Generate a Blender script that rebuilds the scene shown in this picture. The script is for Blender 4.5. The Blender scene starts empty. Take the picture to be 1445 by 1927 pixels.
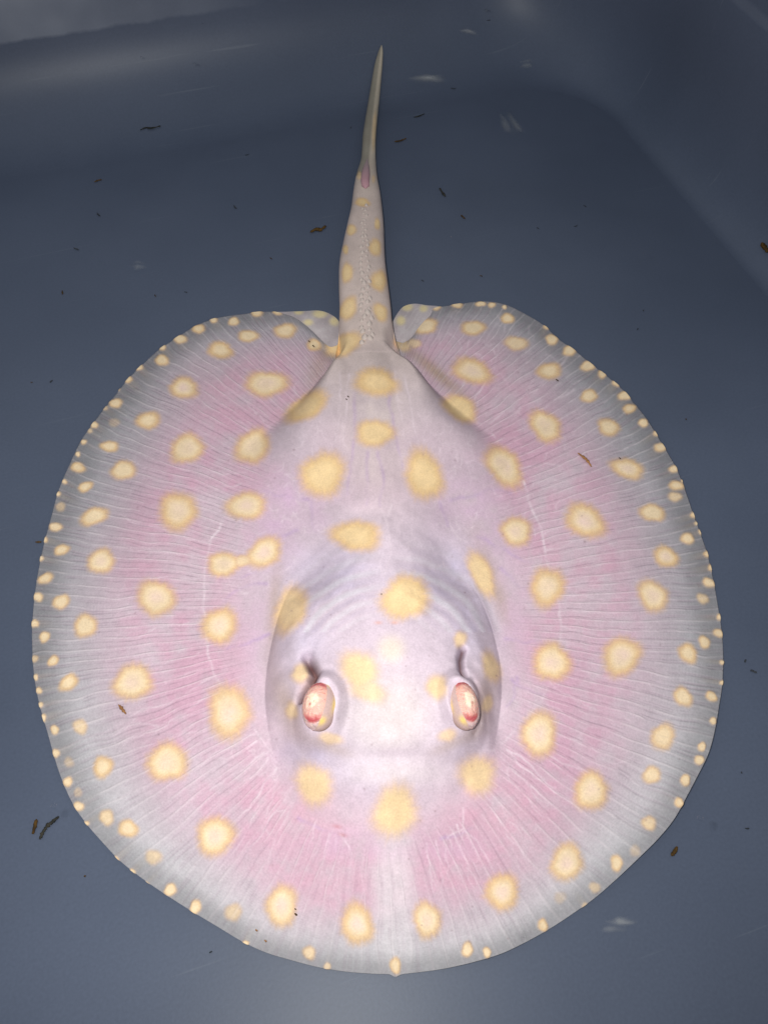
import bpy, math, random
import numpy as np
from mathutils import Vector, Matrix

# ------------------------------------------------------------------ camera, light, exposure
SC = bpy.context.scene
COL = SC.collection
CAM_H, PITCH, FPX = 0.30, math.radians(34.0), 1549.0        # metres above the tub floor, tilt from straight down, focal length in photo pixels
PW, PH = 1445.0, 1927.0
cam_d = bpy.data.cameras.new('camera'); cam = bpy.data.objects.new('camera', cam_d); COL.objects.link(cam)
cam.location = (0, 0, CAM_H); cam.rotation_euler = (PITCH, 0, 0)
cam_d.sensor_fit = 'HORIZONTAL'; cam_d.angle = 2 * math.atan(PW / 2 / FPX)
cam_d.clip_start = 0.01; cam_d.clip_end = 20
SC.camera = cam

world = bpy.data.worlds.new('World'); SC.world = world; world.use_nodes = True
bg = world.node_tree.nodes['Background']
bg.inputs['Color'].default_value = (1.0, 0.965, 0.93, 1); bg.inputs['Strength'].default_value = 0.40

flash_d = bpy.data.lights.new('flash', 'SPOT'); flash = bpy.data.objects.new('flash', flash_d); COL.objects.link(flash)
flash_d.energy = 4.6; flash_d.color = (1.0, 0.96, 0.895); flash_d.spot_size = math.radians(125); flash_d.spot_blend = 1.0
flash_d.shadow_soft_size = 0.004
flash.location = (-0.022, 0.012, CAM_H + 0.004); flash.rotation_euler = (math.radians(38), 0, 0)

SC.render.engine = 'CYCLES'
SC.view_settings.view_transform = 'Standard'; SC.view_settings.look = 'None'
SC.view_settings.exposure = 0.0; SC.view_settings.gamma = 1.0; SC.view_settings.use_curve_mapping = False

# ------------------------------------------------------------------ helpers
R = math.radians
rng = np.random.default_rng(7)
SP, CP = math.sin(PITCH), math.cos(PITCH)

def P(px, py, z=0.0):
    """photo pixel -> point of the horizontal plane at height z"""
    u = (np.asarray(px, float) - PW / 2) / FPX; v = (PH / 2 - np.asarray(py, float)) / FPX
    t = (CAM_H - z) / (CP - v * SP)
    return np.stack([u * t, (SP + v * CP) * t], -1)

def to_px(x, y, z):
    dz = z - CAM_H
    depth = y * SP - dz * CP
    return PW / 2 + FPX * x / depth, PH / 2 - FPX * (y * CP + dz * SP) / depth

def sm(a, b, x):
    t = np.clip((x - a) / (b - a), 0, 1); return t * t * (3 - 2 * t)

def lin(*c):
    c = np.asarray(c, float) / 255.0
    return np.where(c <= 0.04045, c / 12.92, ((c + 0.055) / 1.055) ** 2.4)

class Noise:
    def __init__(self, seed): self.g = np.random.default_rng(seed).random((256, 256)) * 2 - 1
    def __call__(self, x, y):
        xi = np.floor(x).astype(int); yi = np.floor(y).astype(int); fx = x - xi; fy = y - yi
        fx = fx * fx * (3 - 2 * fx); fy = fy * fy * (3 - 2 * fy); g = self.g
        a = g[yi & 255, xi & 255]; b = g[yi & 255, (xi + 1) & 255]; c = g[(yi + 1) & 255, xi & 255]; d = g[(yi + 1) & 255, (xi + 1) & 255]
        return (a * (1 - fx) + b * fx) * (1 - fy) + (c * (1 - fx) + d * fx) * fy
    def fbm(self, x, y, n=4):
        s = 0; a = 0.5
        for i in range(n): s = s + a * self(x * 2 ** i + 17.3 * i, y * 2 ** i + 5.1 * i); a *= 0.5
        return s
N1, N2, N3 = Noise(1), Noise(2), Noise(3)

def interp(x, pts):
    pts = sorted(pts); return np.interp(x, [p[0] for p in pts], [p[1] for p in pts])

def link(name, me, mat=None, parent=None, smooth=True):
    o = bpy.data.objects.new(name, me); COL.objects.link(o)
    if mat and not me.materials: me.materials.append(mat)
    if parent: o.parent = parent
    if smooth: me.polygons.foreach_set('use_smooth', [True] * len(me.polygons))
    return o

def mesh(name, v, f):
    me = bpy.data.meshes.new(name); me.from_pydata([tuple(p) for p in v], [], [tuple(q) for q in f]); me.update(); return me

def big_mesh(name, v, quads):
    me = bpy.data.meshes.new(name); v = np.asarray(v, np.float32); quads = np.asarray(quads, np.int32)
    me.vertices.add(len(v)); me.vertices.foreach_set('co', v.ravel())
    me.loops.add(quads.size); me.loops.foreach_set('vertex_index', quads.ravel())
    me.polygons.add(len(quads)); me.polygons.foreach_set('loop_start', np.arange(0, quads.size, 4, dtype=np.int32))
    me.update(calc_edges=True); me.validate(); return me

def put_color(me, name, rgb):
    a = me.color_attributes.new(name, 'FLOAT_COLOR', 'POINT')
    c = np.ones((len(rgb), 4), np.float32); c[:, :3] = rgb; a.data.foreach_set('color', c.ravel())

def put_float(me, name, x):
    a = me.attributes.new(name, 'FLOAT', 'POINT'); a.data.foreach_set('value', np.asarray(x, np.float32))

def tag(o, label=None, cat=None, group=None, kind=None):
    for k, w in (('label', label), ('category', cat), ('group', group), ('kind', kind)):
        if w: o[k] = w
    return o

def material(name):
    m = bpy.data.materials.new(name); m.use_nodes = True
    return m, m.node_tree.nodes, m.node_tree.links, m.node_tree.nodes['Principled BSDF']

def node(nt, kind, **kw):
    n = nt.new(kind)
    for k, w in kw.items(): setattr(n, k, w)
    return n

def math_node(nt, lk, op, a, b=None, clamp=False):
    n = nt.new('ShaderNodeMath'); n.operation = op; n.use_clamp = clamp
    for i, w in enumerate((a, b)):
        if w is None: continue
        if isinstance(w, (int, float)): n.inputs[i].default_value = w
        else: lk.new(w, n.inputs[i])
    return n.outputs[0]

def mix_color(nt, lk, fac, a, b, blend='MIX'):
    n = nt.new('ShaderNodeMix'); n.data_type = 'RGBA'; n.blend_type = blend
    for i, w in ((0, fac), (6, a), (7, b)):
        if isinstance(w, (int, float)): n.inputs[i].default_value = w
        elif isinstance(w, tuple): n.inputs[i].default_value = w
        else: lk.new(w, n.inputs[i])
    return n.outputs[2]

# ------------------------------------------------------------------ materials of the tub and the water
WATER_Z = 0.050
def tub_material():
    m, nt, lk, bsdf = material('blue_grey_plastic')
    tc = nt.new('ShaderNodeTexCoord'); ob = tc.outputs['Object']
    n1 = node(nt, 'ShaderNodeTexNoise'); n1.inputs['Scale'].default_value = 9; n1.inputs['Detail'].default_value = 5; lk.new(ob, n1.inputs['Vector'])
    n2 = node(nt, 'ShaderNodeTexNoise'); n2.inputs['Scale'].default_value = 900; n2.inputs['Detail'].default_value = 2; lk.new(ob, n2.inputs['Vector'])
    r1 = node(nt, 'ShaderNodeMapRange'); lk.new(n1.outputs['Fac'], r1.inputs[0]); r1.inputs[1].default_value = 0.3; r1.inputs[2].default_value = 0.7
    c = mix_color(nt, lk, r1.outputs[0], (0.074, 0.094, 0.146, 1), (0.089, 0.111, 0.168, 1))
    r2 = node(nt, 'ShaderNodeMapRange'); lk.new(n2.outputs['Fac'], r2.inputs[0]); r2.inputs[1].default_value = 0.25; r2.inputs[2].default_value = 0.75
    r2.inputs[3].default_value = 0.94; r2.inputs[4].default_value = 1.06
    c = mix_color(nt, lk, 1.0, c, r2.outputs[0], 'MULTIPLY')
    # band of light on the wall above the water, painted paler, ragged lower edge
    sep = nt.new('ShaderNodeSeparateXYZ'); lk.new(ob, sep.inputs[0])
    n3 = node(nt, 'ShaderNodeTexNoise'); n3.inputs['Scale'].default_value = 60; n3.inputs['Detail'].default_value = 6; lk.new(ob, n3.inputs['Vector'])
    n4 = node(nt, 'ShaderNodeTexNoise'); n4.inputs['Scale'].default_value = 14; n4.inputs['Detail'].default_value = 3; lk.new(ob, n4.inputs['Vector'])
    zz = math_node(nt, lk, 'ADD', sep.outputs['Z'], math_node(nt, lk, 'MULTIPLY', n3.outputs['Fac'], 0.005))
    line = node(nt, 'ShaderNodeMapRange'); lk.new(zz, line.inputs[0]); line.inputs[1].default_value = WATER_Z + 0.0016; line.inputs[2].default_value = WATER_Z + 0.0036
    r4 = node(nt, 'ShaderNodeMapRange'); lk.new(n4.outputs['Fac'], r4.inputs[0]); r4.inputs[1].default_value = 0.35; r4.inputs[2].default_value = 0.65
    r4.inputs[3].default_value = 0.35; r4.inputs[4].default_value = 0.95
    # the painted light sits on the back wall only (object Y of the tub points at the back wall)
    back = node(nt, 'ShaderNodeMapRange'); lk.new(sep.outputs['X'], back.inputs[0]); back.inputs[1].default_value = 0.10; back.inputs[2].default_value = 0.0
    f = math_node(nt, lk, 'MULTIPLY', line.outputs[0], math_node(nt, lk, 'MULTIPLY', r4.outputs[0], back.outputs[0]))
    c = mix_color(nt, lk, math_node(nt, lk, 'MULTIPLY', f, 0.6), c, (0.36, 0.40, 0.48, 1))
    for ang, sc, th, st in ((0.4, 26, 0.70, 0.22), (-0.9, 34, 0.71, 0.18), (1.3, 20, 0.72, 0.15)):
        mp = nt.new('ShaderNodeMapping'); mp.inputs['Rotation'].default_value = (0, 0, ang); mp.inputs['Scale'].default_value = (0.35, 14, 1); lk.new(ob, mp.inputs['Vector'])
        ns = node(nt, 'ShaderNodeTexNoise'); ns.inputs['Scale'].default_value = sc; ns.inputs['Detail'].default_value = 3; lk.new(mp.outputs[0], ns.inputs['Vector'])
        rs = node(nt, 'ShaderNodeMapRange'); lk.new(ns.outputs['Fac'], rs.inputs[0]); rs.inputs[1].default_value = th; rs.inputs[2].default_value = th + 0.06; rs.inputs[4].default_value = st
        c = mix_color(nt, lk, rs.outputs[0], c, (0.20, 0.23, 0.28, 1))
    n5 = node(nt, 'ShaderNodeTexNoise'); n5.inputs['Scale'].default_value = 4.5; n5.inputs['Detail'].default_value = 7; n5.inputs['Distortion'].default_value = 0.6; lk.new(ob, n5.inputs['Vector'])
    r5 = node(nt, 'ShaderNodeMapRange'); lk.new(n5.outputs['Fac'], r5.inputs[0]); r5.inputs[1].default_value = 0.3; r5.inputs[2].default_value = 0.7; r5.inputs[3].default_value = 0.90; r5.inputs[4].default_value = 1.10
    c = mix_color(nt, lk, 1.0, c, r5.outputs[0], 'MULTIPLY')
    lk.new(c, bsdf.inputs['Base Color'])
    bsdf.inputs['Roughness'].default_value = 0.42; bsdf.inputs['Specular IOR Level'].default_value = 0.25
    b = nt.new('ShaderNodeBump'); b.inputs['Strength'].default_value = 0.04; b.inputs['Distance'].default_value = 0.0004
    lk.new(n2.outputs['Fac'], b.inputs['Height']); lk.new(b.outputs[0], bsdf.inputs['Normal'])
    return m

# ------------------------------------------------------------------ the tub: one moulded shell, floor + fillet + drafted wall + step + rim
TUB_A = R(18)
TX0, TX1, TY0, TY1, TRC = -0.30, 0.300, -0.14, 0.493, 0.06      # flat floor, in the tub's own axes
RIGHT_BEND = 0.42
def tub_ring(d, z, n=20):
    out = []
    for cx, cy, a0 in ((TX1 - TRC, TY1 - TRC, 0), (TX0 + TRC, TY1 - TRC, 90), (TX0 + TRC, TY0 + TRC, 180), (TX1 - TRC, TY0 + TRC, 270)):
        for i in range(n + 1):
            a = R(a0 + 90 * i / n); c_, s_ = math.cos(a), math.sin(a); out.append((cx + (TRC + d * (RIGHT_BEND if c_ > 1e-6 else 1)) * c_, cy + (TRC + d) * s_, z))
    return out

def tub_profile():
    prof = []; rf = 0.058; draft = 8
    for i in range(13):
        a = R((90 - draft) * i / 12); prof.append((rf * math.sin(a), rf * (1 - math.cos(a))))
    d, z = prof[-1]; t = math.tan(R(draft))
    for zz in (0.065, 0.085): prof.append((d + (zz - z) * t, zz))
    d = prof[-1][0]
    prof += [(d + 0.0015, 0.0868), (d + 0.0075, 0.0882), (d + 0.009, 0.090)]
    prof += [(prof[-1][0] + 0.014, 0.19), (prof[-1][0] + 0.0155, 0.193), (prof[-1][0] + 0.034, 0.1945), (prof[-1][0] + 0.036, 0.192), (prof[-1][0] + 0.036, 0.182), (prof[-1][0] + 0.033, 0.182)]
    prof += [(prof[-1][0] - 0.001, 0.1905), (prof[-1][0] - 0.016, 0.1905)]
    prof += [(prof[17][0] + 0.003, 0.088), (prof[14][0] + 0.003, 0.06), (prof[12][0] + 0.003, 0.03), (0.02, 0.0), (0.004, -0.0035)]
    return prof

def build_tub():
    v, f = [], []
    prof = tub_profile(); rings = [tub_ring(d, z) for d, z in prof]; n = len(rings[0])
    for r in rings: v += r
    for i in range(len(rings) - 1):
        for j in range(n):
            k = (j + 1) % n; f.append((i * n + j, i * n + k, (i + 1) * n + k, (i + 1) * n + j))
    f = [q[::-1] for q in f]
    f.append(tuple(range(n)))
    f.append(tuple(reversed(range((len(rings) - 1) * n, len(rings) * n))))
    me = mesh('plastic_tub', v, f)
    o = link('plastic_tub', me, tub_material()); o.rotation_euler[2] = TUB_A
    me.polygons[len(f) - 2].use_smooth = False; me.polygons[len(f) - 1].use_smooth = False
    tag(o, 'blue grey plastic tub with rounded corners holding shallow water under the stingray', 'tub')
    return o
tub = build_tub()
def tub_z(p, rf=0.058):
    """height of the tub's inner surface under a plan point (flat floor, then the rounded foot of the wall)"""
    tx, ty = p[0] * math.cos(TUB_A) + p[1] * math.sin(TUB_A), -p[0] * math.sin(TUB_A) + p[1] * math.cos(TUB_A)
    qx = abs(tx - (TX0 + TX1) / 2) - (TX1 - TX0) / 2 + TRC; qy = abs(ty - (TY0 + TY1) / 2) - (TY1 - TY0) / 2 + TRC
    d = math.hypot(max(qx, 0), max(qy, 0)) - TRC; d = d / RIGHT_BEND if (qx > qy and tx > 0) else d; d = min(max(d, 0), rf * 0.98)
    return rf - math.sqrt(rf * rf - d * d)
def on_tub(px, py, lift=0.0):
    """photo pixel -> point on the tub's inner surface"""
    z = lift
    for _ in range(40): z += 0.4 * (tub_z(P(px, py, z)) + lift - z)
    p = P(px, py, z); return np.array([p[0], p[1], z])

def build_water():
    v, f = [], []
    prof = [(0.004, -0.0012)] + [(d + 0.0012, z - 0.0006) for d, z in tub_profile()[1:13] if z < WATER_Z - 0.004]
    t = math.tan(R(8)); prof.append((prof[-1][0] + (WATER_Z - prof[-1][1]) * t, WATER_Z))
    rings = [tub_ring(d, z) for d, z in prof]; n = len(rings[0])
    for r in rings: v += r
    for i in range(len(rings) - 1):
        for j in range(n):
            k = (j + 1) % n; f.append((i * n + j, (i + 1) * n + j, (i + 1) * n + k, i * n + k)[::-1])
    f.append(tuple(reversed(range(n)))); f.append(tuple(range((len(rings) - 1) * n, len(rings) * n)))
    m = bpy.data.materials.new('clear_water'); m.use_nodes = True; nt = m.node_tree.nodes; nt.remove(nt['Principled BSDF'])
    ab = nt.new('ShaderNodeVolumeAbsorption'); ab.inputs['Color'].default_value = (0.80, 0.93, 1.0, 1); ab.inputs['Density'].default_value = 2.0
    m.node_tree.links.new(ab.outputs[0], nt['Material Output'].inputs['Volume'])
    o = link('water', mesh('water', v, f), m, smooth=False); o.rotation_euler[2] = TUB_A
    tag(o, kind='structure', label='clear shallow water filling the tub over the stingray')
build_water()

# ------------------------------------------------------------------ the stingray: outline, relief
OUT_PX = [(742,640),(768,652),(776,640),(775,622),(783,606),(797,588),(812,578),(840,574),(880,568),(920,569),(955,577),(990,592),(1020,607),(1050,635),(1085,660),(1115,685),(1150,712),
    (1180,740),(1210,782),(1240,830),(1270,880),(1293,935),(1312,985),(1330,1035),(1343,1090),(1352,1140),(1359,1190),(1361,1240),(1358,1290),(1351,1330),(1343,1372),
    (1330,1420),(1311,1460),(1290,1500),(1265,1545),(1235,1582),(1200,1617),(1160,1655),(1120,1690),(1075,1722),(1030,1751),(985,1776),(940,1797),(890,1812),(840,1823),
    (790,1830),(757,1834),(744,1839),(731,1834),(700,1833),(650,1829),(600,1821),(550,1808),(500,1793),(455,1772),(410,1745),(360,1715),(310,1683),(265,1652),(225,1620),
    (190,1583),(160,1548),(135,1510),(115,1465),(100,1420),(88,1375),(76,1330),(67,1285),(61,1235),(59,1190),(62,1140),(69,1085),(80,1030),(93,980),(108,930),(128,880),
    (152,828),(180,790),(212,748),(240,712),(270,682),(300,655),(335,633),(370,613),(405,600),(440,592),(480,586),(515,584),(548,594),(575,609),(594,629),(602,647),(612,660),(640,650)]
def catmull(pts, k=12, closed=True):
    pts = np.asarray(pts, float); n = len(pts); out = []
    for i in range(n if closed else n - 1):
        if closed: a, b, c, d = pts[(i - 1) % n], pts[i], pts[(i + 1) % n], pts[(i + 2) % n]
        else: a, b, c, d = pts[max(i - 1, 0)], pts[i], pts[i + 1], pts[min(i + 2, n - 1)]
        for j in range(k):
            t = j / k
            out.append(0.5 * ((2 * b) + (c - a) * t + (2 * a - 5 * b + 4 * c - d) * t * t + (3 * b - a - 3 * c + d) * t ** 3))
    if not closed: out.append(pts[-1])
    return np.array(out)
outline = catmull(P(*np.array(OUT_PX).T, 0.002), 14)

# plan positions that the relief is measured from
HC = P(722, 1262, 0.022); H_front = P(730, 1560, 0.007)[1]; H_back = P(722, 985, 0.020)[1]
HA = (P(940, 1200, 0.012)[0] - P(503, 1200, 0.012)[0]) / 2
EYES = {-1: P(600, 1320, 0.033), 1: P(874, 1314, 0.033)}
EYE_AX = {-1: (0.0060, 0.0086, R(-8)), 1: (0.0054, 0.0088, R(12))}
AB = [(640, 50), (652, 57), (668, 72), (690, 96), (710, 113), (730, 130), (760, 152), (800, 178), (850, 205), (900, 215), (960, 215)]
AB_Y = [P(700, a[0], 0.016)[1] for a in AB]
AB_W = [P(700 + a[1], a[0], 0.012)[0] - P(700, a[0], 0.012)[0] for a in AB]
AB_S = sorted(zip(AB_Y, AB_W))
Y640, Y700, Y780, Y860, Y960 = (P(700, q, 0.016)[1] for q in (640, 700, 780, 860, 960))
def trunk_x(y): return np.interp(y, [P(722, 1200, .02)[1], Y860, Y700, Y640, P(690, 500, .01)[1]], [P(722, 1200, .02)[0], P(708, 860, .016)[0], P(700, 700, .016)[0], P(688, 640, .014)[0], P(684, 500, .01)[0]])

def seg_dist(x, y, pts):
    d = np.full(x.shape, 9.0)
    for (ax, ay), (bx, by) in zip(pts[:-1], pts[1:]):
        vx, vy = bx - ax, by - ay; t = np.clip(((x - ax) * vx + (y - ay) * vy) / (vx * vx + vy * vy + 1e-12), 0, 1)
        d = np.minimum(d, np.hypot(x - ax - t * vx, y - ay - t * vy))
    return d
SLIT = [[P(a, b, 0.030) for a, b in l] for l in (((576,1222),(583,1240),(592,1258),(586,1280),(566,1304)), ((874,1203),(869,1222),(870,1245),(876,1262)), ((894,1272),(904,1290),(909,1315),(906,1345),(896,1362)))]
FOLD = [P(a, b, 0.020) for a, b in ((868,1030),(893,1075),(912,1115),(928,1160),(936,1200))]
FOLDL = [P(a, b, 0.020) for a, b in ((560,1075),(528,1115),(512,1160),(508,1215),(514,1270))]

def relief(x, y, s):
    """height of the skin above the tub floor; s = 0 at the middle of the disc .. 1 at its margin"""
    z = 0.0014 + 0.0098 * (1 - np.clip(s, 0, 1) ** 1.7) ** 1.15
    z = z + 0.00035 * N1.fbm(x * 60, y * 60, 3) * (1 - s ** 6) + 0.0022 * sm(0.84, 1.0, s) * np.clip(N2(x * 32 + 9, y * 32) + 0.15, 0, 1)
    # head dome
    dx = (x - HC[0]) / HA; dyr = y - HC[1]
    b = np.where(dyr > 0, H_back - HC[1] + 0.004, HC[1] - H_front); dy = dyr / b
    q = np.hypot(dx, dy) * (1 + 0.035 * N3(x * 38, y * 38 + 3)); qc = np.clip(q, 0, 1)
    side = np.clip(np.abs(dx) / (q + 1e-6), 0, 1)
    soft = 0.5 + 0.5 * np.cos(np.pi * np.clip(q / 1.06, 0, 1)); soft = 0.35 * soft + 0.65 * (1 - sm(0.40, 1.08, q))
    sharp = (1 - qc ** 3.0) ** 0.95
    w = sm(0.50, 0.92, side) * np.where(dyr > 0, 1 - sm(0.25, 0.80, dy), sm(-0.60, -0.10, dy))
    dome = 0.0175 * (w * sharp + (1 - w) * soft)
    z = z + dome
    # saddle between the eyes and towards the snout, ripples of the gill muscles behind the eyes
    z = z - 0.0022 * np.exp(-((x - HC[0]) / 0.013) ** 2 - ((y - EYES[1][1] + 0.004) / 0.018) ** 2)
    rr = np.hypot((x - P(735, 1260, .035)[0]) * 0.95, y - P(735, 1260, .035)[1])
    band = np.exp(-((rr - 0.035) / 0.012) ** 2) * (y > EYES[1][1] + 0.008) * np.clip(np.abs(x - P(722, 1100, .03)[0]) / 0.012, 0, 1)
    z = z + 0.00006 * np.sin(rr / 0.0052 * 2 * np.pi + 3 * N1(x * 40, y * 40)) * band * (q < 1)
    bx, by = P(740, 1418, 0.022); z = z - 0.0011 * np.exp(-((x - bx) / 0.013) ** 2 - ((y - by) / 0.0032) ** 2) + 0.0012 * np.exp(-((x - bx) / 0.017) ** 2 - ((y - by + 0.009) / 0.006) ** 2)
    nx_, ny_ = P(718, 1000, 0.02); z = z + 0.0100 * np.exp(-((x - nx_) / 0.021) ** 2 - ((y - ny_ - 0.004) / 0.026) ** 2)
    for fx_, fy_, fa, fb, fh in ((566, 965, .013, .013, -.0026), (852, 960, .013, .013, -.0026), (572, 815, .012, .012, .0022), (852, 812, .012, .012, .0022), (620, 880, .012, .012, .0008), (795, 880, .012, .012, .0008)):
        f0, f1 = P(fx_, fy_, 0.014); z = z + fh * np.exp(-((x - f0) / fa) ** 2 - ((y - f1) / fb) ** 2)
    # side grooves of the backbone
    for off in (-.0098, .0098): z = z - 0.0007 * np.exp(-((x - trunk_x(y) - off) / 0.0028) ** 2) * sm(Y960 - .01, Y860, y) * (1 - sm(Y700, Y640, y))
    # eye humps and spiracles
    for sgn, e in EYES.items():
        ex, ey = x - e[0], y - e[1]
        z = z + 0.0070 * np.exp(-((ex / 0.0105) ** 2 + (ey / 0.0135) ** 2) ** 1.4)
        z = z - 0.0030 * np.exp(-(((ex - sgn * 0.0115) / 0.0050) ** 2 + ((ey - 0.003) / 0.010) ** 2))
        z = z + 0.0016 * np.exp(-(((ex - sgn * 0.0150) / 0.0042) ** 2 + ((ey - 0.009) / 0.008) ** 2))
        ea, eb_, er = EYE_AX[sgn]; rx_, ry_ = ex * math.cos(er) + ey * math.sin(er), -ex * math.sin(er) + ey * math.cos(er); rho = np.hypot(rx_ / ea, ry_ / eb_)
        z = z + 0.0013 * (1 + 0.7 * N3(x * 260, y * 260)) * np.exp(-((rho - 1.05) / 0.26) ** 2) * (1 - 0.45 * np.clip(sgn * rx_ / ea, 0, 1)) - 0.0006 * np.exp(-((rho - 1.62) / 0.20) ** 2)
        # brow crease in front of the eye
        z = z - 0.0012 * np.exp(-(((ex - sgn * 0.003) / 0.010) ** 2 + ((ey + 0.0165) / 0.0035) ** 2))
    for fx_, fy_, fa, fb, fh in ((550, 1285, .0048, .013, .0026), (914, 1278, .0046, .013, .0026), (552, 1180, .006, .012, .0010), (900, 1150, .006, .012, .0012), (600, 1420, .011, .007, .0012), (868, 1412, .010, .007, .0011)):
        f0, f1 = P(fx_, fy_, 0.026); z = z + fh * np.exp(-((x - f0) / fa) ** 2 - ((y - f1) / fb) ** 2)
    z = z + 0.0017 * N2.fbm(x * 75 + 4, y * 75, 3) * sm(0.45, 0.75, q) * (1 - sm(0.95, 1.15, q)) + 0.0004 * N1.fbm(x * 130, y * 130, 3) * (1 - sm(0.8, 1.1, q))
    for l, dep, wd in ((SLIT[0], 0.0060, 0.0018), (SLIT[1], 0.0042, 0.0012), (SLIT[2], 0.0009, 0.0010)):
        z = z - dep * np.exp(-(seg_dist(x, y, l) / wd) ** 2)
    z = z + 0.0010 * np.exp(-(seg_dist(x, y, FOLD) / 0.0022) ** 2) * (1 - sm(FOLD[2][1], FOLD[0][1], y)) * sm(FOLD[4][1] - 0.004, FOLD[3][1], y)
    # abdomen: broad wedge that narrows to the tail, steep rear flanks
    yy = y; hw = np.interp(yy, [a for a, _ in AB_S], [a for _, a in AB_S])
    l = np.abs(x - trunk_x(yy)) / hw
    rear = sm(Y860, Y700, yy)
    edge0 = 0.30 + 0.36 * rear; edge1 = 1.35 - 0.29 * rear
    prof = 1 - sm(edge0, edge1, l)
    amp = 0.004 + 0.0100 * sm(P(700, 1060, .02)[1], Y780, yy) - 0.0020 * sm(Y700 - 0.010, Y640 + 0.008, yy)
    amp = amp * (yy > P(700, 1100, .02)[1])
    z = z + amp * prof * sm(P(700, 1100, .02)[1], Y960, yy)
    global TRUNK; TRUNK = prof * sm(Y860, Y780, yy)
    # backbone
    z = z + 0.0014 * np.exp(-((x - trunk_x(yy)) / 0.0055) ** 2) * sm(Y960 - .02, Y780, yy)
    return z

# fan-shaped mesh: middle of the disc -> oval round the body -> margin
NU, NA, NB = 1700, 150, 270
EC = P(718, 1160, 0.01); E_top, E_bot = P(718, 745, .01)[1], P(718, 1560, .008)[1]; EA = P(940, 1160, .01)[0] - EC[0]
ph = np.linspace(0, 2 * np.pi, NU + 1) + np.pi / 2
eb = np.where(np.sin(ph) > 0, E_top - EC[1], EC[1] - E_bot)
E = np.stack([EC[0] + EA * np.cos(ph), EC[1] + eb * np.sin(ph)], -1)
ND = np.stack([np.cos(ph) / EA, np.sin(ph) / eb], -1); ND /= np.linalg.norm(ND, axis=1)[:, None]
RAD = E - EC; RAD /= np.linalg.norm(RAD, axis=1)[:, None]; ND = ND * 0.6 + RAD * 0.4; ND /= np.linalg.norm(ND, axis=1)[:, None]
O1 = outline; O2 = np.roll(outline, -1, 0); OD = O2 - O1
den = ND[:, None, 0] * OD[None, :, 1] - ND[:, None, 1] * OD[None, :, 0]
rel = O1[None] - E[:, None]
tt = (rel[..., 0] * OD[None, :, 1] - rel[..., 1] * OD[None, :, 0]) / (den + 1e-15)
uu = (rel[..., 0] * ND[:, None, 1] - rel[..., 1] * ND[:, None, 0]) / (den + 1e-15)
tt = np.where((uu >= 0) & (uu <= 1) & (tt > 0), tt, 9).min(1)
top = np.abs(((ph - np.pi / 2 + np.pi) % (2 * np.pi)) - np.pi) < 0.55
ker = np.hanning(31); ker /= ker.sum(); tw = np.concatenate([tt[-61:-1], tt, tt[1:61]]); tw = np.convolve(tw, ker, 'same')[60:-60]
tt = np.where(top, tw, tt); tt[-1] = tt[0]
Q = E + ND * tt[:, None]

ta = np.linspace(0.004, 1, NA); tb = np.linspace(0, 1, NB + 1)[1:]; tb = tb * (1.12 - 0.12 * tb)
GA = EC + (E - EC)[None] * ta[:, None, None]; GB = E[None] + (Q - E)[None] * tb[:, None, None]
G = np.concatenate([GA, GB], 0)                                     # rings x NU+1 x 2
SA = 0.42 * ta; SB = 0.42 + 0.58 * tb; S1 = np.concatenate([SA, SB]); Sg = np.repeat(S1[:, None], NU + 1, 1)
X, Y = G[..., 0], G[..., 1]; Z = relief(X, Y, Sg); _lp = P(1335, 1420, 0.002); _lq = P(1240, 1600, 0.002); Z = Z + sm(0.82, 1.0, Sg) * (0.0030 * np.exp(-((X - _lp[0]) ** 2 + (Y - _lp[1]) ** 2) / 0.030 ** 2) + 0.0018 * np.exp(-((X - _lq[0]) ** 2 + (Y - _lq[1]) ** 2) / 0.02 ** 2)); TRUNK_G = TRUNK.ravel().copy()

# tail: lofted tube
TAIL = [(698,730,52),(696,705,60),(693,680,63),(691,660,60),(690,640,54),(688,610,50),(687,580,48),(684,540,46),(682,500,43),(685,460,38),(688,430,34),(690,400,29),(690,370,25),(690,340,20),(693,310,14.5),(694,290,13),(695,262,12.5),
        (698,235,11.5),(702,205,10.5),(706,175,9.5),(709,150,8.5),(712,128,7.5),(715,108,5.5),(717,94,3.2),(718,85,0.6)]
def _tz(w): return 0.0008 + 0.65 * w * 0.00024
def _tp(a, b, w):
    q = on_tub(a, b, _tz(w)); return [q[0], q[1], P(a + w, b, q[2])[0] - q[0], q[2] - _tz(w)]
tc = catmull([_tp(*t) for t in TAIL], 14, closed=False)
NTA = 56; TV = []; TS = []
for i, (cx, cy, w, up) in enumerate(tc):
    d = tc[min(i + 1, len(tc) - 1), :2] - tc[max(i - 1, 0), :2]; d /= np.linalg.norm(d); nx, ny = d[1], -d[0]
    fr = i / (len(tc) - 1); hgt = w * (1.05 if fr < 0.4 else 1.05 + 0.25 * (fr - 0.4))
    base_lift = 0.0008
    for j in range(NTA):
        a = 2 * math.pi * j / NTA; ca, sa = math.cos(a), math.sin(a)
        rx = abs(ca) ** 0.88 * (1 if ca > 0 else -1); rz = abs(sa) ** 0.88 * (1 if sa > 0 else -1)
        k = np.interp(fr, [0, 0.07, 0.14, 0.20, 0.4, 0.5, 1], [0.30, 0.48, 0.56, 0.59, 0.70, 0.85, 1.0])
        zc = up + base_lift + k * w
        TV.append((cx + nx * w * rx, cy + ny * w * rx, zc + k * w * rz)); TS.append((rx, rz, fr))
TV = np.array(TV); TS = np.array(TS)
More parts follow.
